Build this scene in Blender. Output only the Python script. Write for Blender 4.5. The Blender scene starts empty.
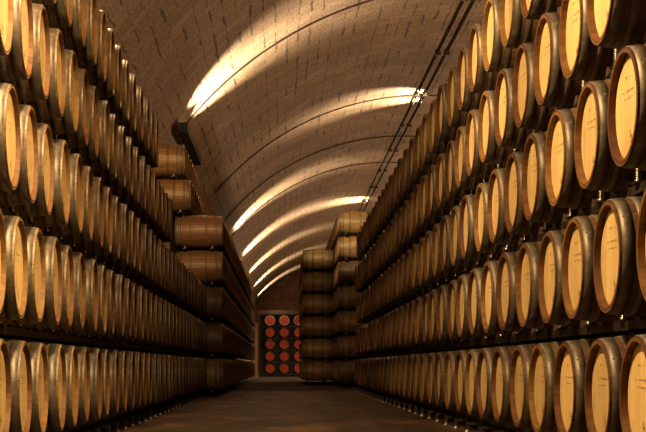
import bpy, bmesh, math, random
from mathutils import Vector, Matrix
random.seed(11)
SC = bpy.context.scene
COL = SC.collection
PI = math.pi

# ------------------------------------------------------------------ frame of the place (metres)
F = 1450.0                     # focal length in pixels of a 646 px wide frame
VX, VY = 283.0, 366.0          # where the aisle vanishes in that frame
CAMH = 0.61
XR, XL = 1.647, -1.486         # planes of the barrel heads on both sides of the aisle
Z1, V = 0.465, 0.70            # height of the first tier's axis, tier pitch
RB, RH, L = 0.32, 0.285, 0.93 # barrel: bilge radius, rim radius, length
VC, VZ, VR = 4.45, 0.70, 8.6   # vault: centre x, centre z, radius
YEND = 122.0

# ------------------------------------------------------------------ node helpers
def mat(name):
    m = bpy.data.materials.new(name); m.use_nodes = True
    nt = m.node_tree
    return m, nt, nt.nodes['Principled BSDF']
def node(nt, t, **kw):
    n = nt.nodes.new(t)
    for k, v in kw.items(): setattr(n, k, v)
    return n
def ramp(nt, fac, stops):
    r = node(nt, 'ShaderNodeValToRGB')
    el = r.color_ramp.elements
    while len(el) < len(stops): el.new(0.5)
    for e, (p, c) in zip(el, stops):
        e.position = p; e.color = (c[0], c[1], c[2], 1)
    nt.links.new(fac, r.inputs[0]); return r.outputs[0]
def mix(nt, a, b, fac, mode='MIX'):
    n = node(nt, 'ShaderNodeMix', data_type='RGBA', blend_type=mode)
    for sock, v in ((n.inputs[0], fac), (n.inputs[6], a), (n.inputs[7], b)):
        if isinstance(v, (int, float)): sock.default_value = v
        elif isinstance(v, tuple): sock.default_value = (*v, 1)
        else: nt.links.new(v, sock)
    return n.outputs[2]
def math_n(nt, op, a, b=0.0):
    n = node(nt, 'ShaderNodeMath', operation=op)
    for s, v in ((n.inputs[0], a), (n.inputs[1], b)):
        if isinstance(v, (int, float)): s.default_value = v
        else: nt.links.new(v, s)
    return n.outputs[0]
def noise(nt, vec, scale, detail=4, rough=0.6):
    n = node(nt, 'ShaderNodeTexNoise')
    n.inputs['Scale'].default_value = scale; n.inputs['Detail'].default_value = detail
    n.inputs['Roughness'].default_value = rough
    nt.links.new(vec, n.inputs['Vector']); return n.outputs[0]
def mapping(nt, vec, scale=(1,1,1), loc=None):
    n = node(nt, 'ShaderNodeMapping'); n.inputs['Scale'].default_value = scale
    nt.links.new(vec, n.inputs['Vector'])
    if loc is not None: nt.links.new(loc, n.inputs['Location'])
    return n.outputs[0]
def bump(nt, b, h, strength, dist=0.01):
    n = node(nt, 'ShaderNodeBump'); n.inputs['Strength'].default_value = strength
    n.inputs['Distance'].default_value = dist
    nt.links.new(h, n.inputs['Height']); nt.links.new(n.outputs[0], b.inputs['Normal'])

def oak(name, dark, light, rough=0.5, spec=0.5, jf=0.8):
    """staves running along local x, one line per stave joint, each barrel its own tone"""
    m, nt, b = mat(name)
    tc = node(nt, 'ShaderNodeTexCoord'); oi = node(nt, 'ShaderNodeObjectInfo')
    sp = node(nt, 'ShaderNodeSeparateXYZ'); nt.links.new(tc.outputs['Object'], sp.inputs[0])
    ang = math_n(nt, 'ARCTAN2', sp.outputs[1], math_n(nt, 'SUBTRACT', sp.outputs[2], RB))
    st = math_n(nt, 'MULTIPLY', math_n(nt, 'ADD', ang, math_n(nt, 'MULTIPLY', oi.outputs['Random'], 9.0)), 30/(2*PI))
    fr = math_n(nt, 'FRACT', st)
    joint = math_n(nt, 'LESS_THAN', math_n(nt, 'ABSOLUTE', math_n(nt, 'SUBTRACT', fr, 0.5)), 0.04)
    wn = node(nt, 'ShaderNodeTexWhiteNoise', noise_dimensions='1D')
    nt.links.new(math_n(nt, 'FLOOR', math_n(nt, 'ADD', st, 0.5)), wn.inputs['W'])
    off = node(nt, 'ShaderNodeCombineXYZ')
    for i in range(3): nt.links.new(math_n(nt, 'MULTIPLY', oi.outputs['Random'], 37.0+i*11), off.inputs[i])
    gr = noise(nt, mapping(nt, tc.outputs['Object'], (1.6, 22, 22), off.outputs[0]), 1.5, 6, 0.65)
    bl = noise(nt, mapping(nt, tc.outputs['Object'], (2, 3, 3), off.outputs[0]), 1.0, 3)
    c = ramp(nt, gr, [(0.3, dark), (0.72, light)])
    c = mix(nt, c, tuple(x*0.45 for x in dark), math_n(nt, 'MULTIPLY', wn.outputs[0], 0.5))
    c = mix(nt, c, tuple(x*0.3 for x in dark), math_n(nt, 'MULTIPLY', joint, jf))
    c = mix(nt, c, tuple(x*0.5 for x in dark), math_n(nt, 'MULTIPLY', ramp(nt, bl, [(0.45, (0,0,0)), (0.7, (1,1,1))]), 0.55))
    hv = node(nt, 'ShaderNodeHueSaturation')
    nt.links.new(c, hv.inputs['Color'])
    nt.links.new(math_n(nt, 'ADD', math_n(nt, 'MULTIPLY', oi.outputs['Random'], 0.7), 0.65), hv.inputs['Value'])
    nt.links.new(math_n(nt, 'ADD', math_n(nt, 'MULTIPLY', oi.outputs['Random'], 0.03), 0.485), hv.inputs['Hue'])
    nt.links.new(hv.outputs[0], b.inputs['Base Color'])
    b.inputs['Roughness'].default_value = rough; b.inputs['Specular IOR Level'].default_value = spec
    bump(nt, b, math_n(nt, 'SUBTRACT', gr, math_n(nt, 'MULTIPLY', joint, 0.7)), 0.35, 0.004)
    return m

def head_wood(name, a, bcol):
    """boards of the barrel head, running upright"""
    m, nt, b = mat(name)
    tc = node(nt, 'ShaderNodeTexCoord'); oi = node(nt, 'ShaderNodeObjectInfo')
    off = node(nt, 'ShaderNodeCombineXYZ')
    for i in range(3): nt.links.new(math_n(nt, 'MULTIPLY', oi.outputs['Random'], 29.0+i*13), off.inputs[i])
    sp = node(nt, 'ShaderNodeSeparateXYZ'); nt.links.new(tc.outputs['Object'], sp.inputs[0])
    bd = math_n(nt, 'MULTIPLY', math_n(nt, 'ADD', sp.outputs[1], oi.outputs['Random']), 1/0.085)
    joint = math_n(nt, 'LESS_THAN', math_n(nt, 'FRACT', bd), 0.035)
    wn = node(nt, 'ShaderNodeTexWhiteNoise', noise_dimensions='1D')
    nt.links.new(math_n(nt, 'FLOOR', bd), wn.inputs['W'])
    gr = noise(nt, mapping(nt, tc.outputs['Object'], (20, 24, 2.2), off.outputs[0]), 1.6, 6, 0.65)
    c = ramp(nt, gr, [(0.25, a), (0.75, bcol)])
    c = mix(nt, c, tuple(x*0.72 for x in a), math_n(nt, 'MULTIPLY', wn.outputs[0], 0.45))
    c = mix(nt, c, tuple(x*0.3 for x in a), math_n(nt, 'MULTIPLY', joint, 0.6))
    st = noise(nt, mapping(nt, tc.outputs['Object'], (3, 5, 3), off.outputs[0]), 1.5, 4)
    c = mix(nt, c, tuple(x*0.45 for x in a), math_n(nt, 'MULTIPLY', ramp(nt, st, [(0.55, (0,0,0)), (0.75, (1,1,1))]), 0.45))
    hv = node(nt, 'ShaderNodeHueSaturation'); nt.links.new(c, hv.inputs['Color'])
    nt.links.new(math_n(nt, 'ADD', math_n(nt, 'MULTIPLY', oi.outputs['Random'], 0.35), 0.8), hv.inputs['Value'])
    nt.links.new(hv.outputs[0], b.inputs['Base Color'])
    b.inputs['Roughness'].default_value = 0.62
    b.inputs['Specular IOR Level'].default_value = 0.3
    bump(nt, b, gr, 0.2, 0.003)
    return m

def metal(name, a, bcol, rough=(0.35, 0.6), metallic=0.85, scale=18):
    m, nt, b = mat(name)
    tc = node(nt, 'ShaderNodeTexCoord')
    n = noise(nt, tc.outputs['Object'], scale, 5, 0.65)
    nt.links.new(ramp(nt, n, [(0.35, a), (0.7, bcol)]), b.inputs['Base Color'])
    nt.links.new(ramp(nt, n, [(0.3, (rough[0],)*3), (0.7, (rough[1],)*3)]), b.inputs['Roughness'])
    b.inputs['Metallic'].default_value = metallic
    bump(nt, b, n, 0.1, 0.002)
    return m

def plain(name, a, bcol, scale=6, rough=0.8):
    m, nt, b = mat(name)
    tc = node(nt, 'ShaderNodeTexCoord')
    n = noise(nt, tc.outputs['Object'], scale, 5, 0.65)
    nt.links.new(ramp(nt, n, [(0.3, a), (0.7, bcol)]), b.inputs['Base Color'])
    b.inputs['Roughness'].default_value = rough
    bump(nt, b, n, 0.3, 0.01)
    return m

def vault_mat():
    m, nt, b = mat('vault_masonry')
    uv = node(nt, 'ShaderNodeUVMap')
    v = uv.outputs[0]
    wob = noise(nt, v, 1.3, 3)
    br = node(nt, 'ShaderNodeTexBrick')
    br.offset = 0.5
    for k, x in (('Scale', 1.0), ('Mortar Size', 0.022), ('Mortar Smooth', 0.3), ('Bias', 0.0), ('Brick Width', 0.60), ('Row Height', 0.42)):
        br.inputs[k].default_value = x
    br.inputs['Color1'].default_value = (0.27, 0.18, 0.105, 1)
    br.inputs['Color2'].default_value = (0.40, 0.28, 0.17, 1)
    br.inputs['Mortar'].default_value = (0.19, 0.125, 0.07, 1)
    wv = node(nt, 'ShaderNodeVectorMath', operation='ADD')
    sc_ = node(nt, 'ShaderNodeVectorMath', operation='SCALE'); sc_.inputs['Scale'].default_value = 0.11
    nn = node(nt, 'ShaderNodeTexNoise'); nn.inputs['Scale'].default_value = 1.7; nt.links.new(v, nn.inputs['Vector'])
    nt.links.new(nn.outputs[1], sc_.inputs[0]); nt.links.new(v, wv.inputs[0]); nt.links.new(sc_.outputs[0], wv.inputs[1])
    sw = node(nt, 'ShaderNodeSeparateXYZ'); nt.links.new(wv.outputs[0], sw.inputs[0])
    cw = node(nt, 'ShaderNodeCombineXYZ'); nt.links.new(sw.outputs[1], cw.inputs[0]); nt.links.new(sw.outputs[0], cw.inputs[1])
    nt.links.new(cw.outputs[0], br.inputs['Vector'])
    # open joints: dark broken dashes along the length of the vault
    sp = node(nt, 'ShaderNodeSeparateXYZ'); nt.links.new(wv.outputs[0], sp.inputs[0])
    rv = math_n(nt, 'ADD', math_n(nt, 'MULTIPLY', sp.outputs[1], 1/0.30), 0.5)
    row = math_n(nt, 'FLOOR', rv)
    w1 = node(nt, 'ShaderNodeTexWhiteNoise', noise_dimensions='1D'); nt.links.new(row, w1.inputs['W'])
    cu = math_n(nt, 'ADD', math_n(nt, 'MULTIPLY', sp.outputs[0], 1/0.85), math_n(nt, 'MULTIPLY', w1.outputs[0], 7.0))
    cb = node(nt, 'ShaderNodeCombineXYZ'); nt.links.new(row, cb.inputs[0]); nt.links.new(math_n(nt, 'FLOOR', cu), cb.inputs[1])
    w2 = node(nt, 'ShaderNodeTexWhiteNoise', noise_dimensions='2D'); nt.links.new(cb.outputs[0], w2.inputs['Vector'])
    dist = math_n(nt, 'ABSOLUTE', math_n(nt, 'SUBTRACT', math_n(nt, 'FRACT', rv), 0.5))
    gate = math_n(nt, 'MULTIPLY', math_n(nt, 'MAXIMUM', math_n(nt, 'SUBTRACT', w2.outputs[0], 0.62), 0.0), 0.26)
    gate = math_n(nt, 'MULTIPLY', gate, noise(nt, v, 3.0, 2))
    dash = math_n(nt, 'LESS_THAN', dist, math_n(nt, 'MULTIPLY', gate, 2.2))
    fine = noise(nt, mapping(nt, v, (5, 9, 1)), 2.0, 6, 0.7)
    big = noise(nt, v, 0.35, 4, 0.6)
    c = mix(nt, br.outputs[0], (0.13, 0.08, 0.045), ramp(nt, big, [(0.4, (0,0,0)), (0.7, (0.75,0.75,0.75))]))
    c = mix(nt, c, (0.52, 0.39, 0.26), ramp(nt, fine, [(0.5, (0,0,0)), (0.75, (0.85,0.85,0.85))]))
    c = mix(nt, c, (0.06, 0.035, 0.02), ramp(nt, fine, [(0.25, (0.85,0.85,0.85)), (0.5, (0,0,0))]))
    crack = dash
    c = mix(nt, c, (0.05, 0.03, 0.018), math_n(nt, 'MULTIPLY', crack, 0.85))
    nt.links.new(c, b.inputs['Base Color'])
    b.inputs['Roughness'].default_value = 0.75
    h = math_n(nt, 'SUBTRACT', math_n(nt, 'SUBTRACT', fine, math_n(nt, 'MULTIPLY', br.outputs['Fac'], 0.25)), math_n(nt, 'MULTIPLY', crack, 1.5))
    bump(nt, b, h, 0.7, 0.03)
    return m

def floor_mat():
    m, nt, b = mat('worn_floor')
    tc = node(nt, 'ShaderNodeTexCoord')
    o = tc.outputs['Object']
    a = noise(nt, mapping(nt, o, (1.3, 0.55, 1)), 1.0, 8, 0.7)
    f = noise(nt, mapping(nt, o, (4, 3, 1)), 2.0, 5, 0.7)
    c = ramp(nt, a, [(0.36, (0.004, 0.002, 0.001)), (0.50, (0.04, 0.019, 0.008)), (0.64, (0.23, 0.115, 0.048))])
    c = mix(nt, c, (0.03, 0.02, 0.012), ramp(nt, f, [(0.3, (0.7,0.7,0.7)), (0.55, (0,0,0))]))
    nt.links.new(c, b.inputs['Base Color'])
    nt.links.new(ramp(nt, f, [(0.3, (0.45,)*3), (0.7, (0.7,)*3)]), b.inputs['Roughness'])
    bump(nt, b, a, 0.3, 0.02)
    return m

def brick_wall(name, c1, c2, mo):
    m, nt, b = mat(name)
    tc = node(nt, 'ShaderNodeTexCoord')
    sp = node(nt, 'ShaderNodeSeparateXYZ'); nt.links.new(tc.outputs['Object'], sp.inputs[0])
    cb = node(nt, 'ShaderNodeCombineXYZ')
    nt.links.new(math_n(nt, 'ADD', sp.outputs[0], sp.outputs[1]), cb.inputs[0]); nt.links.new(sp.outputs[2], cb.inputs[1])
    br = node(nt, 'ShaderNodeTexBrick')
    for k, x in (('Scale', 1.0), ('Mortar Size', 0.02), ('Brick Width', 0.5), ('Row Height', 0.2)): br.inputs[k].default_value = x
    br.inputs['Color1'].default_value = (*c1, 1); br.inputs['Color2'].default_value = (*c2, 1); br.inputs['Mortar'].default_value = (*mo, 1)
    nt.links.new(cb.outputs[0], br.inputs['Vector'])
    n = noise(nt, tc.outputs['Object'], 1.5, 5)
    c = mix(nt, br.outputs[0], tuple(x*0.35 for x in c1), ramp(nt, n, [(0.4, (0,0,0)), (0.7, (1,1,1))]))
    nt.links.new(c, b.inputs['Base Color']); b.inputs['Roughness'].default_value = 0.9
    bump(nt, b, br.outputs['Fac'], -0.4, 0.02)
    return m

M = dict(
    stave=oak('oak_staves', (0.06, 0.028, 0.012), (0.16, 0.08, 0.032)),
    rim=oak('oak_chime', (0.11, 0.047, 0.014), (0.21, 0.098, 0.032), 0.65, 0.25, 0.3),
    paler=oak('paler_oak_staves', (0.11, 0.062, 0.022), (0.27, 0.16, 0.06)),  # stave tone paler than the other oak
    head=head_wood('oak_head', (0.58, 0.39, 0.145), (0.76, 0.56, 0.26)),
    red=head_wood('red_painted_head', (0.42, 0.05, 0.022), (0.55, 0.085, 0.035)),
    stamp=plain('branded_mark', (0.22, 0.12, 0.05), (0.3, 0.17, 0.07), 40),
    hoop=metal('galvanised_hoop', (0.085, 0.068, 0.05), (0.17, 0.14, 0.105), (0.4, 0.6), 0.5),
    steel=metal('dark_rack_steel', (0.016, 0.011, 0.008), (0.05, 0.035, 0.025), (0.4, 0.65), 0.5),
    zinc=metal('bright_zinc', (0.45, 0.42, 0.38), (0.7, 0.67, 0.62), (0.2, 0.4), 0.9),
    black=metal('black_enamel', (0.005, 0.004, 0.004), (0.011, 0.010, 0.009), (0.5, 0.7), 0.0),
    cable=plain('black_conduit', (0.02, 0.014, 0.01), (0.045, 0.03, 0.02), 10, 0.6),
    chock=plain('dark_wood_chock', (0.05, 0.028, 0.014), (0.10, 0.055, 0.028), 14, 0.8),
    post=plain('varnished_post', (0.32, 0.14, 0.05), (0.48, 0.23, 0.09), 8, 0.5),
    pale=plain('lit_rim_colour', (0.5, 0.46, 0.4), (0.62, 0.58, 0.5), 20, 0.5),  # lamplight on the top rims, put into a pale colour
    far_tone=plain('darker_floor', (0.035, 0.022, 0.013), (0.07, 0.045, 0.028), 1.5, 0.85),
    vault=vault_mat(), floor=floor_mat(),
    wall=brick_wall('dark_brick', (0.16, 0.075, 0.045), (0.22, 0.11, 0.065), (0.08, 0.05, 0.035)),
    pwall=brick_wall('rendered_side_wall', (0.07, 0.05, 0.035), (0.09, 0.062, 0.042), (0.05, 0.035, 0.025)),
)
def lamp_mat():
    m, nt, b = mat('lamp_glass')
    b.inputs['Base Color'].default_value = (1, 0.9, 0.7, 1)
    b.inputs['Emission Color'].default_value = (1.0, 0.80, 0.5, 1)
    b.inputs['Emission Strength'].default_value = 14
    return m
M['lamp'] = lamp_mat()

# ------------------------------------------------------------------ mesh helpers
def mesh(name, bm, mats):
    bmesh.ops.recalc_face_normals(bm, faces=bm.faces)
    me = bpy.data.meshes.new(name); bm.to_mesh(me); bm.free()
    for m in (mats if isinstance(mats, (list, tuple)) else [mats]): me.materials.append(m)
    return me
def link(name, me, parent=None, loc=(0,0,0)):
    o = bpy.data.objects.new(name, me); COL.objects.link(o); o.location = loc
    if parent is not None: o.parent = parent
    return o
def tag(o, label, cat, group=None, kind=None):
    o['label'] = label
    o['category'] = cat
    if group: o['group'] = group
    if kind: o['kind'] = kind
    return o
def thing(name, label, cat, loc, group=None):
    o = bpy.data.objects.new(name, None); COL.objects.link(o); o.location = loc
    o.empty_display_size = 0.1
    return tag(o, label, cat, group)
def box(bm, x0, x1, y0, y1, z0, z1, mi=0):
    vs = [bm.verts.new((x, y, z)) for x in (x0, x1) for y in (y0, y1) for z in (z0, z1)]
    for q in ((0,1,3,2), (4,6,7,5), (0,4,5,1), (2,3,7,6), (0,2,6,4), (1,5,7,3)):
        f = bm.faces.new([vs[i] for i in q]); f.material_index = mi
def cyl(bm, x, y, z0, z1, r, n=10, mi=0, r1=None):
    r1 = r if r1 is None else r1
    a = [bm.verts.new((x+r*math.cos(2*PI*i/n), y+r*math.sin(2*PI*i/n), z0)) for i in range(n)]
    b = [bm.verts.new((x+r1*math.cos(2*PI*i/n), y+r1*math.sin(2*PI*i/n), z1)) for i in range(n)]
    for i in range(n):
        f = bm.faces.new((a[i], a[(i+1)%n], b[(i+1)%n], b[i])); f.material_index = mi; f.smooth = True
    for lp in (a, b):
        f = bm.faces.new(lp); f.material_index = mi
def tube(bm, pts, r, n=8, mi=0):
    rings = []
    for i, p in enumerate(pts):
        p = Vector(p)
        d = (Vector(pts[min(i+1, len(pts)-1)]) - Vector(pts[max(i-1, 0)])).normalized()
        up = Vector((0, 1, 0)) if abs(d.y) < 0.9 else Vector((0, 0, 1))
        s = d.cross(up).normalized(); t = s.cross(d).normalized()
        rings.append([bm.verts.new(p + s*r*math.cos(2*PI*k/n) + t*r*math.sin(2*PI*k/n)) for k in range(n)])
    for a, b in zip(rings, rings[1:]):
        for k in range(n):
            f = bm.faces.new((a[k], a[(k+1)%n], b[(k+1)%n], b[k])); f.material_index = mi; f.smooth = True
    bm.faces.new(rings[0]).material_index = mi; bm.faces.new(rings[-1]).material_index = mi
def lathe(bm, prof, n, mi=0, off=(0,0,0), smooth=True, sx=1):
    """(x, r) profile turned about the barrel axis (local x) at height RB"""
    rings = []
    for x, r in prof:
        rings.append([bm.verts.new((off[0]+sx*x, off[1]+r*math.sin(2*PI*k/n), off[2]+RB+r*math.cos(2*PI*k/n))) for k in range(n)])
    for a, b in zip(rings, rings[1:]):
        for k in range(n):
            f = bm.faces.new((a[k], a[(k+1)%n], b[(k+1)%n], b[k])); f.material_index = mi; f.smooth = smooth
    return rings
def disc(bm, x, r, n, mi=0, off=(0,0,0)):
    vs = [bm.verts.new((off[0]+x, off[1]+r*math.sin(2*PI*k/n), off[2]+RB+r*math.cos(2*PI*k/n))) for k in range(n)]
    f = bm.faces.new(vs); f.material_index = mi
def rad(x): return RB - (RB-RH)*(abs(x)/(L/2))**1.8

# ------------------------------------------------------------------ the barrel: staves, head, hoops
H2 = L/2
CHIME = 0.033
HOOPS = [(H2-0.012, 0.060), (H2-0.105, 0.042), (0.17, 0.042)]      # outer edge, width
def staves_bm(n, rows, CHIME=CHIME, tw=0.024):
    bm = bmesh.new()
    xs = [-H2 + L*i/rows for i in range(rows+1)]
    lathe(bm, [(x, rad(x)) for x in xs], n, 0)
    for s in (1, -1):
        lathe(bm, [(s*H2, RH), (s*(H2-0.002), RH-0.006), (s*H2, RH-tw)], n, 1 if tw > 0.02 else 0, smooth=False)       # end grain of the chime
        lathe(bm, [(s*H2, RH-tw), (s*(H2-0.02), RH-0.5*(tw+0.027)), (s*(H2-CHIME-0.012), RH-0.027)], n, 1)
        disc(bm, s*(H2-CHIME-0.012), RH-0.027, n, 1)
    return bm
def hoop_bm(s, edge, w, n):
    bm = bmesh.new()
    x1, x0 = edge, edge-w
    t = 0.004
    p = [(x0, rad(x0)-0.001), (x0, rad(x0)+t)] + [(x0+w*q, rad(x0+w*q)+t) for q in (0.5,)] + [(x1, rad(x1)+t), (x1, rad(x1)-0.001)]
    rings = lathe(bm, p, n, 0, sx=s)
    for e in bm.edges:
        if len(e.link_faces) == 2 and e.calc_face_angle(0) > 0.6: e.smooth = False
    # the riveted overlap of the band
    a = 0.9
    for q in (0.3, 0.7):
        xx = s*(x0+w*q); r = rad(x0+w*q)+t
        cyl_r = 0.006
        c = Vector((xx, r*math.sin(a), RB + r*math.cos(a))); nrm = Vector((0, math.sin(a), math.cos(a)))
        u = Vector((1,0,0)); w2 = nrm.cross(u)
        lo = [bm.verts.new(c + (u*math.cos(2*PI*k/6)+w2*math.sin(2*PI*k/6))*cyl_r) for k in range(6)]
        tp = bm.verts.new(c + nrm*0.004)
        for k in range(6): bm.faces.new((lo[k], lo[(k+1)%6], tp))
    return bm
def head_bm(n, marks=True, CHIME=CHIME):
    bm = bmesh.new()
    x = H2-CHIME
    r = RH-0.0265
    prev = None
    rings = lathe(bm, [(x-0.012, r), (x-0.004, r), (x, r-0.012), (x, 0.12)], n, 0, smooth=False)
    bm.faces.new(rings[-1]).material_index = 0
    if marks:
        rnd = random.Random(5)
        def dash(y0, y1, z0, z1):
            vs = [bm.verts.new(p) for p in ((x+0.0012, y0, RB+z0), (x+0.0012, y1, RB+z0+0.002), (x+0.0012, y1, RB+z1), (x+0.0012, y0, RB+z1-0.002))]
            bm.faces.new(vs).material_index = 1
        for row, (zz, ya, yb) in enumerate(((0.075, -0.10, 0.10), (0.04, -0.075, 0.08), (0.145, -0.05, 0.06))):
            y = ya
            while y < yb:
                w = rnd.uniform(0.008, 0.03)
                dash(y, min(y+w, yb), zz+rnd.uniform(-0.003, 0.003), zz+rnd.uniform(0.005, 0.010)); y += w + rnd.uniform(0.005, 0.012)
        for y, z, w, h in ((0.03, -0.155, 0.012, 0.04), (0.042, -0.15, 0.02, 0.008), (0.052, -0.165, 0.009, 0.03), (0.03, -0.175, 0.026, 0.008)):
            dash(y, y+w, z, z+h)
    return bm
N = 44
ME_STAVES = mesh('staves', staves_bm(N, 16), [M['stave'], M['rim']])
ME_STAVES_PALER = mesh('staves_paler', staves_bm(N, 16, 0.024, 0.016), [M['paler'], M['rim']])
ME_HEAD = mesh('head', head_bm(N), [M['head'], M['stamp']])
ME_HEAD_SHALLOW = mesh('head_shallow', head_bm(N, True, 0.024), [M['head'], M['stamp']])
ME_HOOP = [mesh('hoop', hoop_bm(s, e, w, N), M['hoop']) for (e, w) in HOOPS for s in (1, -1)]
def whole_bm(bm, n, rows, off=(0,0,0), flip=1, CHIME=CHIME, sm=0, hm=2, head_mat=1, rot=False):
    """whole barrel into one mesh: slots 0 staves, 1 head, 2 hoop, 3 rim"""
    first = len(bm.verts)
    t = bmesh.new()
    xs = [-H2 + L*i/rows for i in range(rows+1)]
    lathe(t, [(x, rad(x)) for x in xs], n, 0)
    for s in (1, -1):
        lathe(t, [(s*H2, RH), (s*H2, RH-0.024), (s*(H2-CHIME), RH-0.027)], n, 3, smooth=False)
        disc(t, s*(H2-CHIME), RH-0.027, n, 1)
        for e, w in HOOPS:
            lathe(t, [(e-w, rad(e-w)-0.001), (e-w, rad(e-w)+0.004), (e, rad(e)+0.004), (e, rad(e)-0.001)], n, 2, sx=s)
    if rot: bmesh.ops.rotate(t, verts=t.verts, cent=(0,0,0), matrix=Matrix.Rotation(-PI/2, 3, 'Z'))
    elif flip < 0: bmesh.ops.rotate(t, verts=t.verts, cent=(0,0,0), matrix=Matrix.Rotation(PI, 3, 'Z'))
    bmesh.ops.translate(t, verts=t.verts, vec=off)
    bmesh.ops.recalc_face_normals(t, faces=t.faces)
    tmp = bpy.data.meshes.new('tmp'); t.to_mesh(tmp); t.free()
    bm.from_mesh(tmp); bpy.data.meshes.remove(tmp)
def whole_mesh(name, n, rows, st='stave', hd='head'):
    bm = bmesh.new(); whole_bm(bm, n, rows, CHIME=0.024 if st == 'paler' else CHIME)
    me = bpy.data.meshes.new(name); bm.to_mesh(me); bm.free()
    for k in (st, hd, 'hoop', 'rim'): me.materials.append(M[k])
    return me
ME_FAR = whole_mesh('barrel', 30, 10)
ME_FAR_PALER = whole_mesh('barrel_paler', 30, 10, 'paler')

# prototypes (the first barrel of each kind is moved into place, the others are copies)
def make_barrel(kind):
    r = bpy.data.objects.new('wine_barrel', None); COL.objects.link(r); r.empty_display_size = 0.1
    link('staves', ME_STAVES if kind == 'near' else ME_STAVES_PALER, r)
    h = link('head', ME_HEAD if kind == 'near' else ME_HEAD_SHALLOW, r); h['label'] = 'pale flat barrel head with branded marks'
    for me in ME_HOOP: link('hoop', me, r)
    return r
PROTO = {'near': make_barrel('near'), 'near_old': make_barrel('near_old'),
         'far': link('wine_barrel', ME_FAR), 'far_old': link('wine_barrel', ME_FAR_PALER)}
USED = set()
def put_barrel(kind, loc, rz, label, group):
    p = PROTO[kind]
    if kind not in USED:
        USED.add(kind); r = p
    else:
        r = p.copy(); COL.objects.link(r)
        for ch in p.children:
            c = ch.copy(); COL.objects.link(c); c.parent = r
    r.location = loc; r.rotation_euler = (0, 0, rz)
    return tag(r, label, 'barrel', group)

# ------------------------------------------------------------------ where every barrel lies
ORD = ('first second third fourth fifth sixth seventh eighth ninth tenth eleventh twelfth thirteenth fourteenth fifteenth sixteenth '
       'seventeenth eighteenth nineteenth twentieth').split()
TENS = {2: 'twenty', 3: 'thirty', 4: 'forty', 5: 'fifty'}
def nth(i):
    i += 1
    if i <= 20: return ORD[i-1]
    if i % 10 == 0: return {30: 'thirtieth', 40: 'fortieth', 50: 'fiftieth'}[i]
    return TENS[i//10] + '-' + ORD[i%10-1]
TIER5 = ['bottom tier', 'second tier up', 'middle tier', 'fourth tier up', 'top tier']
def zt(k): return Z1 + (k-1)*V - RB          # underside of the barrels in tier k
YAW = (math.radians(2.5), math.radians(1.2))   # the barrels lie slightly askew to the aisle
SPOTS = []     # area shown in the photo (rough), kind, loc, rz, label, group
def add(area, kind, x, y, k, rz, label, group): SPOTS.append((area, kind, (x, y, zt(k)), rz + (YAW[rz > 1] if group.startswith('barrels stacked') else 0) + random.uniform(-0.006, 0.006), label, group))
BANKS = {}     # (bank, tier) -> list of y
rt = [(6.80, 0.8635, 33.1), (6.50, 0.870, 33.1), (7.04, 0.872, 33.1), (7.53, 0.868, 33.1), (9.85, 0.895, 33.1)]
for k, (y, st, ye) in enumerate(rt, 1):
    i = 0; ys = []
    while y + 0.3 < ye:
        z = 'near' if y < 19 else 'far'
        add(XR*st/y**2*0.6/y, z, XR + H2 + random.uniform(-0.010, 0.010), y, k, PI,
            'oak barrel with golden head, right barrel wall, %s, %s from near end' % (TIER5[k-1], nth(i)), 'barrels stacked along the right of the aisle')
        ys.append(y); y += st; i += 1
    BANKS['right', k] = ys
lt = [(7.68, 0.667, 28.1), (7.55, 0.648, 28.1), (7.95, 0.652, 28.1), (7.72, 0.650, 19.75), (9.42, 0.650, 18.0)]
for k, (y, st, ye) in enumerate(lt, 1):
    i = 0; ys = []
    while y + 0.3 < ye:
        z = 'near_old' if y < 19 else 'far_old'
        add(abs(XL)*st/y**2*0.6/y, z, XL - H2 + random.uniform(-0.010, 0.010), y, k, 0,
            'oak barrel with wide grey hoop, left barrel wall, %s, %s from near end' % (TIER5[k-1], nth(i)), 'barrels stacked along the left of the aisle')
        ys.append(y); y += st; i += 1
    BANKS['left', k] = ys
T7 = ['bottom tier', 'second tier up', 'third tier up', 'fourth tier up', 'fifth tier up', 'sixth tier up', 'seventh and top tier']
# block beyond the left wall, standing further into the aisle
for k in range(1, 8):
    x = -1.18-H2 if k < 6 else (-1.80-H2 if k == 6 else -1.93-H2)
    ys = []
    y, i = 28.50 + 0.05*(k % 3), 0
    while y < (62 if k < 6 else 46):
        a = 0.6*0.95/y**2*0.6 if i == 0 else 1.3*0.66/y**2*0.6/y
        add(a, 'near_old' if i == 0 else 'far_old', x, y, k, 0,
            'oak barrel beyond end of left wall, lying side-on, %s, %s column' % (T7[k-1], 'front' if i == 0 else nth(i)), 'barrels of the far left block')
        ys.append(y); y += 0.67; i += 1
    BANKS['farleft', k] = ys
# two blocks beyond the end of the right wall
for nm, fx, y0, y1, nt_, adj in (('tall', 1.56, 41.0, 60, 7, 'tall seven-tier block'), ('low', 0.62, 45.6, 56, 6, 'six-tier block in mid-aisle')):
    for k in range(1, nt_+1):
        ys = []
        y, i = y0, 0
        while y < y1:
            a = 0.7*0.95/y**2*0.6 if i == 0 else 1.0*0.67/y**2*0.6/y*0.6
            add(a, 'near_old' if i == 0 else 'far_old', fx+H2, y, k, PI,
                'oak barrel lying side-on, %s at aisle end, %s, %s column' % (adj, 'top tier' if k == nt_ else T7[k-1] if k < 7 else 'top tier', 'front' if i == 0 else nth(i)),
                'barrels of the %s block at the aisle end' % nm)
            ys.append(y); y += 0.67; i += 1
        BANKS[nm, k] = ys
SPOTS.sort(key=lambda s: -s[0])
NIND = 296
for s in SPOTS[:NIND]: put_barrel(*s[1:])
bm = bmesh.new()
for s in SPOTS[NIND:]:
    whole_bm(bm, 18, 6, s[2], -1 if s[3] > 1 else 1)
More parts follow.
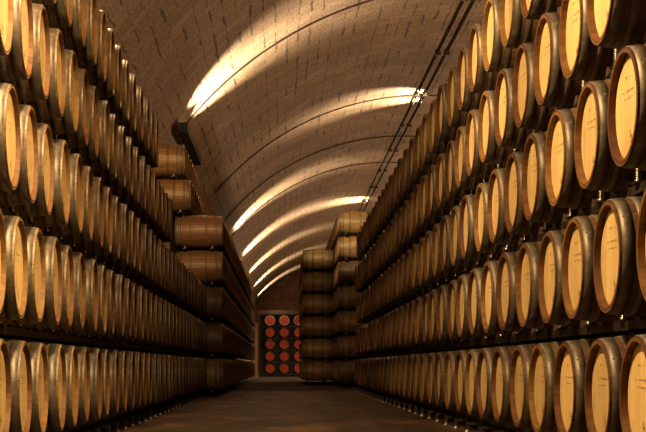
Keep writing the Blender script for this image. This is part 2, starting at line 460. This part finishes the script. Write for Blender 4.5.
rest = bpy.data.meshes.new('distant_barrels'); bm.to_mesh(rest); bm.free()
for k in ('paler', 'head', 'hoop', 'rim'): rest.materials.append(M[k])
tag(link('distant_barrels', rest), 'dim oak barrels at the far ends of the stacks, mere slivers', 'barrels', kind='stuff')

# ------------------------------------------------------------------ racks that carry the tiers
def rack(name, label, x_front, into, k, ys, group, detail, pitch, wall_feet=True):
    """rails under one tier; into = +1 when the barrels reach to +x from the head plane"""
    zb = zt(k); ym = (ys[0]+ys[-1])/2
    r = thing(name, label, 'rack', (x_front, ym, 0 if k == 1 else zb-0.055), group)
    z0 = r.location.z
    def P(bm, nm, m): link(nm, mesh(nm, bm, m), r)
    def X(a, b): return tuple(sorted((into*a, into*b)))
    for a in (0.20, L-0.20):
        bm = bmesh.new(); x0, x1 = X(a-0.018, a+0.018)
        box(bm, x0, x1, ys[0]-0.33-ym, ys[-1]+0.33-ym, zb-0.055-z0, zb+0.004-z0)
        # lip of the angle section
        x0, x1 = X(a-0.018, a+0.05)
        box(bm, x0, x1, ys[0]-0.33-ym, ys[-1]+0.33-ym, zb-0.055-z0, zb-0.045-z0)
        P(bm, 'rail', M['steel'])
    if not detail: return r
    rr = rad(H2-0.215)
    for y in ys:
        if y > detail: break
        # saddle on the rail under the front of the barrel: two wedges joined by a strap
        bm = bmesh.new()
        x0, x1 = X(0.185, 0.215)
        pr = []
        for q in (0.215, 0.18, 0.10, 0.06): pr.append((q, RB - math.sqrt(rr*rr-q*q) - 0.011 if q not in (0.215, 0.06) else (0.005 if q == 0.06 else 0.05)))
        top = [(-q, z) for q, z in pr] + [(q, z) for q, z in reversed(pr)]
        prof = [(-0.215, 0.0035)] + top + [(0.215, 0.0035)]
        skew = -into*0.265*math.sin(YAW[1 if into > 0 else 0])
        vs = [[bm.verts.new((x, y-ym+q+skew, zz+zb-z0)) for q, zz in prof] for x in (x0, x1)]
        bm.faces.new(vs[0]); bm.faces.new(vs[1])
        for i in range(len(prof)): bm.faces.new((vs[0][i], vs[0][(i+1)%len(prof)], vs[1][(i+1)%len(prof)], vs[1][i]))
        P(bm, 'saddle', M['chock'])
        # threaded rod and nut standing on the rail in the gap to the next barrel
        bm = bmesh.new()
        yy = y + pitch/2 - ym; xx = into*0.185
        zz = zb+0.005-z0; rod = 0.13
        for q in range(12):
            cyl(bm, xx, yy, zz+rod*q/12, zz+rod*(q+0.55)/12, 0.012, 8, 0)
            cyl(bm, xx, yy, zz+rod*(q+0.55)/12, zz+rod*(q+1)/12, 0.016, 8, 0)
        cyl(bm, xx, yy, zz+0.006, zz+0.022, 0.021, 6, 0)
        P(bm, 'threaded_rod', M['zinc'])
        bm = bmesh.new()
        box(bm, xx-0.03, xx+0.03, yy-0.045, yy+0.045, zz-0.002, zz+0.006)
        box(bm, xx-0.008, xx+0.008, yy-0.035, yy-0.02, zz, zz+0.06); box(bm, xx-0.008, xx+0.008, yy+0.02, yy+0.035, zz, zz+0.06)
        P(bm, 'bracket', M['steel'])
    if k == 1:
        for y in ys:
            bm = bmesh.new(); yy = y+pitch/2-ym; xx = into*0.04
            box(bm, xx-0.016, xx+0.016, yy-0.016, yy+0.016, 0.012, zb-0.05)
            box(bm, min(xx, into*0.21), max(xx, into*0.21), yy-0.012, yy+0.012, zb-0.075, zb-0.052)
            f = link('foot', mesh('foot', bm, M['steel']), r)
            bm = bmesh.new()
            cyl(bm, xx, yy, 0.0, 0.010, 0.034, 14, 0); cyl(bm, xx, yy, 0.010, 0.03, 0.024, 14, 0, 0.017)
            link('foot_cap', mesh('foot_cap', bm, M['zinc']), f)
        bm = bmesh.new()
        for y in ys[::4]: box(bm, *X(L-0.11, L-0.06), y+pitch/2-ym-0.02, y+pitch/2-ym+0.02, 0, zb-0.05)
        P(bm, 'rear_legs', M['steel'])
    return r
for k in range(1, 6):
    rack('barrel_rack', 'dark steel rack rails under the %s of the right barrel wall' % TIER5[k-1], XR, 1, k, BANKS['right', k], 'racks of the right barrel wall', 20, rt[k-1][1])
    rack('barrel_rack', 'dark steel rack rails under the %s of the left barrel wall' % TIER5[k-1], XL, -1, k, BANKS['left', k], 'racks of the left barrel wall', 20, lt[k-1][1])
for k in range(1, 8):
    xf = -1.18 if k < 6 else (-1.80 if k == 6 else -1.93)
    rack('barrel_rack', 'steel rails under the %s of the far left block' % T7[k-1], xf, -1, k, BANKS['farleft', k], 'racks of the far left block', 0, 0.67)
    rack('barrel_rack', 'steel rails under the %s of the tall block at aisle end' % T7[k-1], 1.56, 1, k, BANKS['tall', k], 'racks of the tall block', 0, 0.67)
    if k < 7: rack('barrel_rack', 'steel rails under the %s of the six-tier block in mid-aisle' % T7[k-1], 0.62, 1, k, BANKS['low', k], 'racks of the six-tier block', 0, 0.67)

# ------------------------------------------------------------------ red-headed barrels at the end of the aisle, in a dark frame
ME_RIM = mesh('hoop_bright', hoop_bm(1, *HOOPS[0], N), M['zinc'])
ME_BLACK = mesh('staves_black', staves_bm(N, 16), [M['black'], M['black']])
ME_BLACK_TOP = mesh('staves_black_lit_rim', staves_bm(N, 16), [M['black'], M['pale']])  # top row only: rim coloured as if lit from above
ME_RED = mesh('red_head', head_bm(N, False), M['red'])
proto = None
YR = 84.6
for k in range(1, 6):
    for i, x in enumerate((-0.76, 0.08, 0.92)):
        if proto is None:
            proto = bpy.data.objects.new('red_barrel', None); COL.objects.link(proto)
            link('staves', ME_BLACK, proto); h = link('head', ME_RED, proto); h['label'] = 'red painted barrel head'
            link('hoop', ME_RIM, proto)
            r = proto
        else:
            r = proto.copy(); COL.objects.link(r)
            for ch in proto.children:
                c = ch.copy(); COL.objects.link(c); c.parent = r
        if k == 5:
            for ch in r.children:
                if ch.name.startswith('staves'): ch.data = ME_BLACK_TOP; ch['label'] = 'black barrel body with rim coloured pale as if lit'
        r.location = (x, YR+H2, zt(k)); r.rotation_euler = (0, 0, -PI/2)
        tag(r, 'red-headed barrel at the far end of the aisle, %s, %s from the left' % (['bottom row', 'second row up', 'middle row', 'fourth row up', 'top row'][k-1], nth(i)),
            'barrel', 'red-headed barrels facing down the aisle')
rk = thing('barrel_shelving', 'black frame with shelves holding the red-headed barrels at the far end', 'rack', (0.5, YR, 0))
bm = bmesh.new(); box(bm, -1.85, 1.85, L+0.05, L+0.12, 0, 3.62); link('back_panel', mesh('back_panel', bm, M['black']), rk)
for k in range(1, 6):
    bm = bmesh.new()
    z = zt(k)
    for ya in (0.07, L-0.12): box(bm, -1.80, 1.80, ya, ya+0.05, max(z-0.055, 0), z+0.01)
    link('shelf', mesh('shelf', bm, M['black']), rk)
for x in (-1.85, 1.80):
    bm = bmesh.new(); box(bm, x, x+0.05, 0.0, L+0.05, 0, 3.62); link('side_panel', mesh('side_panel', bm, M['black']), rk)
bm = bmesh.new(); box(bm, -1.95, 1.95, -0.03, L+0.14, 3.62, 3.86); link('top_beam', mesh('top_beam', bm, M['chock']), rk)

# wooden post at the corner of the far left block
bm = bmesh.new()
box(bm, -0.12, 0.12, -0.12, 0.12, 0.10, 2.62); box(bm, -0.16, 0.16, -0.16, 0.16, 0, 0.10); box(bm, -0.15, 0.15, -0.15, 0.15, 2.62, 2.72)
tag(link('wooden_post', mesh('wooden_post', bm, M['post']), None, (-1.38, 72.0, 0)), 'square orange-brown wooden post left of the red-headed barrels', 'post')

# ------------------------------------------------------------------ the cellar: floor, vault, walls
def struct(name, bm, m):
    o = link(name, mesh(name, bm, m)); o['kind'] = 'structure'; return o
bm = bmesh.new(); box(bm, VC-VR-0.6, VC+VR+0.6, -8, 35, -0.3, 0); struct('floor', bm, M['floor'])
bm = bmesh.new(); box(bm, VC-VR-0.6, VC+VR+0.6, 35, YEND+1, -0.3, -0.004); struct('floor_far', bm, M['far_tone'])  # far stretch in a darker tone than the near floor
# vault: brick barrel shell with uv in metres (u along the aisle, v along the curve)
bm = bmesh.new(); uvl = bm.loops.layers.uv.new('UVMap')
NA, NY = 96, 26
th0, th1 = -0.08, PI+0.08
def vp(th, y, rr=VR): return (VC - rr*math.cos(th), y, VZ + rr*math.sin(th))
grid = [[bm.verts.new(vp(th0+(th1-th0)*i/NA, -8+(YEND+8.5)*j/NY)) for j in range(NY+1)] for i in range(NA+1)]
outer = [[bm.verts.new(vp(th0+(th1-th0)*i/NA, -8+(YEND+8.5)*j/NY, VR+0.4)) for j in (0, NY)] for i in range(NA+1)]
for i in range(NA):
    for j in range(NY):
        f = bm.faces.new((grid[i][j], grid[i+1][j], grid[i+1][j+1], grid[i][j+1])); f.smooth = True
        for lp, (a, b) in zip(f.loops, ((i, j), (i+1, j), (i+1, j+1), (i, j+1))):
            lp[uvl].uv = (-8+(YEND+8.5)*b/NY, VR*(th0+(th1-th0)*a/NA))
    bm.faces.new((outer[i][0], outer[i][1], outer[i+1][1], outer[i+1][0]))
me = bpy.data.meshes.new('ceiling'); bm.to_mesh(me); bm.free(); me.materials.append(M['vault'])
o = link('ceiling', me); o['kind'] = 'structure'
bm = bmesh.new(); box(bm, VC-VR-0.6, VC+VR+0.6, YEND, YEND+0.4, 0, VZ+VR+0.4); struct('wall_far', bm, M['wall'])
bm = bmesh.new(); box(bm, VC-VR-0.6, VC+VR+0.6, -8.4, -8, 0, VZ+VR+0.4); struct('wall_near', bm, M['wall'])
bm = bmesh.new(); box(bm, VC-VR+0.02, -2.52, -7, 27.9, 0, 3.5); box(bm, VC-VR+0.02, -2.20, 28.16, 64, 0, zt(6)-0.06); struct('wall_left', bm, M['pwall'])
bm = bmesh.new(); box(bm, 2.68, 2.9, -7, 62, 0, 3.6); struct('wall_added_right', bm, M['pwall'])  # partition added out of sight to keep the gaps between barrels dark

# ------------------------------------------------------------------ things on the vault
def arc_tube(y, a0, a1, r, off=0.035, n=96):
    bm = bmesh.new()
    tube(bm, [vp(a0+(a1-a0)*i/n, y, VR-off) for i in range(n+1)], r, 6); return bm
def ang(x):                    # angle on the vault above x
    return math.acos((VC-x)/VR)
ACOND = 1.5708 - 0.055
for i, (y, lab) in enumerate(((32.9, 'thin black conduit curving over the nearest bright patch of the vault'), (46.4, 'thin black conduit curving over the vault through the first high lamp'),
                 (54.6, 'thin black conduit curving over the vault between the two high lamps'), (61.6, 'thin black conduit curving over the second bright patch of the vault'))):
    o = link('curved_conduit', mesh('curved_conduit', arc_tube(y, ang(-2.2), ang(7.5), 0.022), M['cable']))
    tag(o, lab, 'conduit', 'conduits curving across the vault')
for i, (x, lab) in enumerate(((4.27, 'straight black conduit along the crown of the vault, nearer the lamps'), (4.52, 'straight black conduit along the crown of the vault, above the right barrels'))):
    a = ang(x)
    o = thing('ceiling_conduit', lab, 'conduit', vp(a, 20, VR-0.05), 'conduits along the crown of the vault')
    bm = bmesh.new()
    p = Vector(vp(a, 20, VR-0.05))
    tube(bm, [Vector(vp(a, y, VR-0.055)) - p for y in (18, 60, 108)], 0.028, 8)
    link('pipe', mesh('pipe', bm, M['cable']), o)
    for j, y in enumerate(range(22, 100, 6)):
        bm = bmesh.new(); q = Vector(vp(a, y, VR-0.06)) - p
        box(bm, q.x-0.08, q.x+0.08, q.y-0.03, q.y+0.03, q.z-0.06, q.z+0.07); link('clip', mesh('clip', bm, M['cable']), o)

WARM = (1.0, 0.62, 0.30)
PALE = (1.0, 0.78, 0.52)
def spot(loc, target, energy, size, blend, col, radius=0.08, name='lamp_or_fill'):
    l = bpy.data.lights.new(name, 'SPOT'); l.energy = energy; l.spot_size = size; l.spot_blend = blend; l.color = col; l.shadow_soft_size = radius
    o = bpy.data.objects.new(name, l); COL.objects.link(o); o.location = loc
    o.rotation_euler = (Vector(target)-Vector(loc)).to_track_quat('-Z', 'Y').to_euler()
    return o
def point(loc, energy, col, radius=0.15, name='lamp_or_fill'):
    l = bpy.data.lights.new(name, 'POINT'); l.energy = energy; l.color = col; l.shadow_soft_size = radius
    o = bpy.data.objects.new(name, l); COL.objects.link(o); o.location = loc; return o

# uplight troughs low on the left haunch of the vault, one to a bay
LU = [(32.4, 'nearest', 1.0), (60.6, 'second', 1.0), (74.4, 'third', 1.0), (88.5, 'fourth', 0.9), (103.6, 'fifth', 0.9), (118.0, 'farthest', 0.7)]
for y, w, e in LU:
    a = ang(-2.30)
    c = Vector(vp(a, y, VR-0.16))
    t = thing('ceiling_uplight', '%s black uplight trough on the left haunch of the vault' % w, 'light fitting', c, 'uplight troughs along the vault')
    bm = bmesh.new()
    ln = 4.6
    # open-topped channel seen from below: floor, two sides, end plates
    box(bm, -0.10, 0.08, -0.6, ln, -0.20, -0.17); box(bm, -0.10, -0.08, -0.6, ln, -0.20, 0.02); box(bm, 0.06, 0.08, -0.6, ln, -0.20, 0.02)
    box(bm, -0.10, 0.08, -0.62, -0.6, -0.20, 0.02); box(bm, -0.10, 0.08, ln, ln+0.02, -0.20, 0.02)
    link('trough', mesh('trough', bm, M['black']), t)
    for yy in (0.4, ln-0.5):
        bm = bmesh.new(); box(bm, -0.24, -0.08, yy-0.02, yy+0.02, -0.12, -0.08); link('bracket', mesh('bracket', bm, M['black']), t)
    bm = bmesh.new(); cyl(bm, -0.01, 0.0, -0.16, -0.10, 0.05, 12); link('lamp', mesh('lamp', bm, M['lamp']), t)
    for dy in (-0.6, 0.6):
        p = Vector(vp(a, y+dy, VR-0.80))
        spot(p, vp(a+0.20, y+dy, VR+0.1), 1700*e, math.radians(92), 0.7, PALE, 0.06)
# two lamps hung from the conduit at the crown
RU = [(46.6, 'nearer', 1.0), (75.6, 'farther', 1.0)]
for y, w, e in RU:
    a = ang(4.95)
    c = Vector(vp(a, y, VR-0.12))
    t = thing('ceiling_lamp', '%s lamp hung from the conduit at the crown of the vault' % w, 'light fitting', c, 'lamps hung at the crown of the vault')
    bm = bmesh.new(); box(bm, 0.05, 0.22, -0.12, 0.12, -0.10, 0.03); link('housing', mesh('housing', bm, M['black']), t)
    bm = bmesh.new(); box(bm, 0.08, 0.12, -0.02, 0.02, 0.0, 0.12); link('stem', mesh('stem', bm, M['black']), t)
    bm = bmesh.new(); box(bm, 0.03, 0.05, -0.10, 0.10, -0.08, 0.02); link('lamp', mesh('lamp', bm, M['lamp']), t)
    for dy in (-0.7, 0.7):
        p = Vector(vp(a, y+dy, VR-0.6))
        spot(p, vp(a-0.17, y+dy, VR+0.05), 2000*e, math.radians(76), 0.9, PALE, 0.06)

# unseen aisle lamps, with spots added to brighten single places
AISLE = (1.0, 0.67, 0.32)
point((-0.95, 6.9, 4.6), 1550, AISLE, 0.12)
spot((0.9, 5.6, 4.3), (-1.486, 8.0, 1.75), 1500, math.radians(58), 1.0, AISLE, 0.12)  # added spot, brightens the near left heads
point((-1.25, 15.0, 5.2), 200, AISLE, 0.15)
spot((-1.9, 17.5, 5.6), (-1.8, 28.2, 3.9), 5000, math.radians(20), 0.9, (1.0, 0.52, 0.19), 0.15)  # added spot on the front of the far left block
point((-0.3, 76.0, 4.2), 60, WARM, 0.2)
point((-0.3, 84.1, 4.3), 26, PALE, 0.06)
spot((1.4, 32.0, 8.4), (1.2, 45.6, 5.2), 7000, math.radians(13), 0.5, AISLE, 0.1)  # added spot, lights the top of the six-tier block
spot((-1.0, 33.0, 7.0), (2.0, 41.0, 4.4), 5000, math.radians(17), 0.7, AISLE, 0.1)  # added spot, lights the upper tiers of the tall block
spot((0.6, 30.5, 8.6), (0.7, 31.0, 0), 900, math.radians(30), 0.9, (1.0, 0.55, 0.24), 0.2)  # added spot, makes the lit band on the floor
spot((-1.2, 11.0, 5.4), (1.65, 12.2, 2.9), 1500, math.radians(52), 1.0, AISLE, 0.1)  # added spot, brightens the upper tiers on the right
# unseen fill lights added behind the right barrel wall to brighten the vault
for y in (6, 20, 34, 48, 62, 76, 90, 104): point((7.5, y, 2.9), 760, (1.0, 0.62, 0.34), 0.3)

# ------------------------------------------------------------------ camera, view
cam = bpy.data.cameras.new('camera'); co = bpy.data.objects.new('camera', cam); COL.objects.link(co)
co.location = (0, 0, CAMH); co.rotation_euler = (PI/2, 0, 0)
cam.sensor_fit = 'HORIZONTAL'; cam.sensor_width = 36; cam.lens = F/646*36
cam.shift_x = (323-VX)/646; cam.shift_y = (VY-216)/646
cam.clip_start = 0.05; cam.clip_end = 400
SC.camera = co
w = bpy.data.worlds.new('world'); SC.world = w; w.use_nodes = True
w.node_tree.nodes['Background'].inputs[0].default_value = (0.02, 0.012, 0.006, 1)
SC.view_settings.view_transform = 'Standard'; SC.view_settings.look = 'None'
SC.view_settings.gamma = 1; SC.view_settings.exposure = 0; SC.view_settings.use_curve_mapping = False
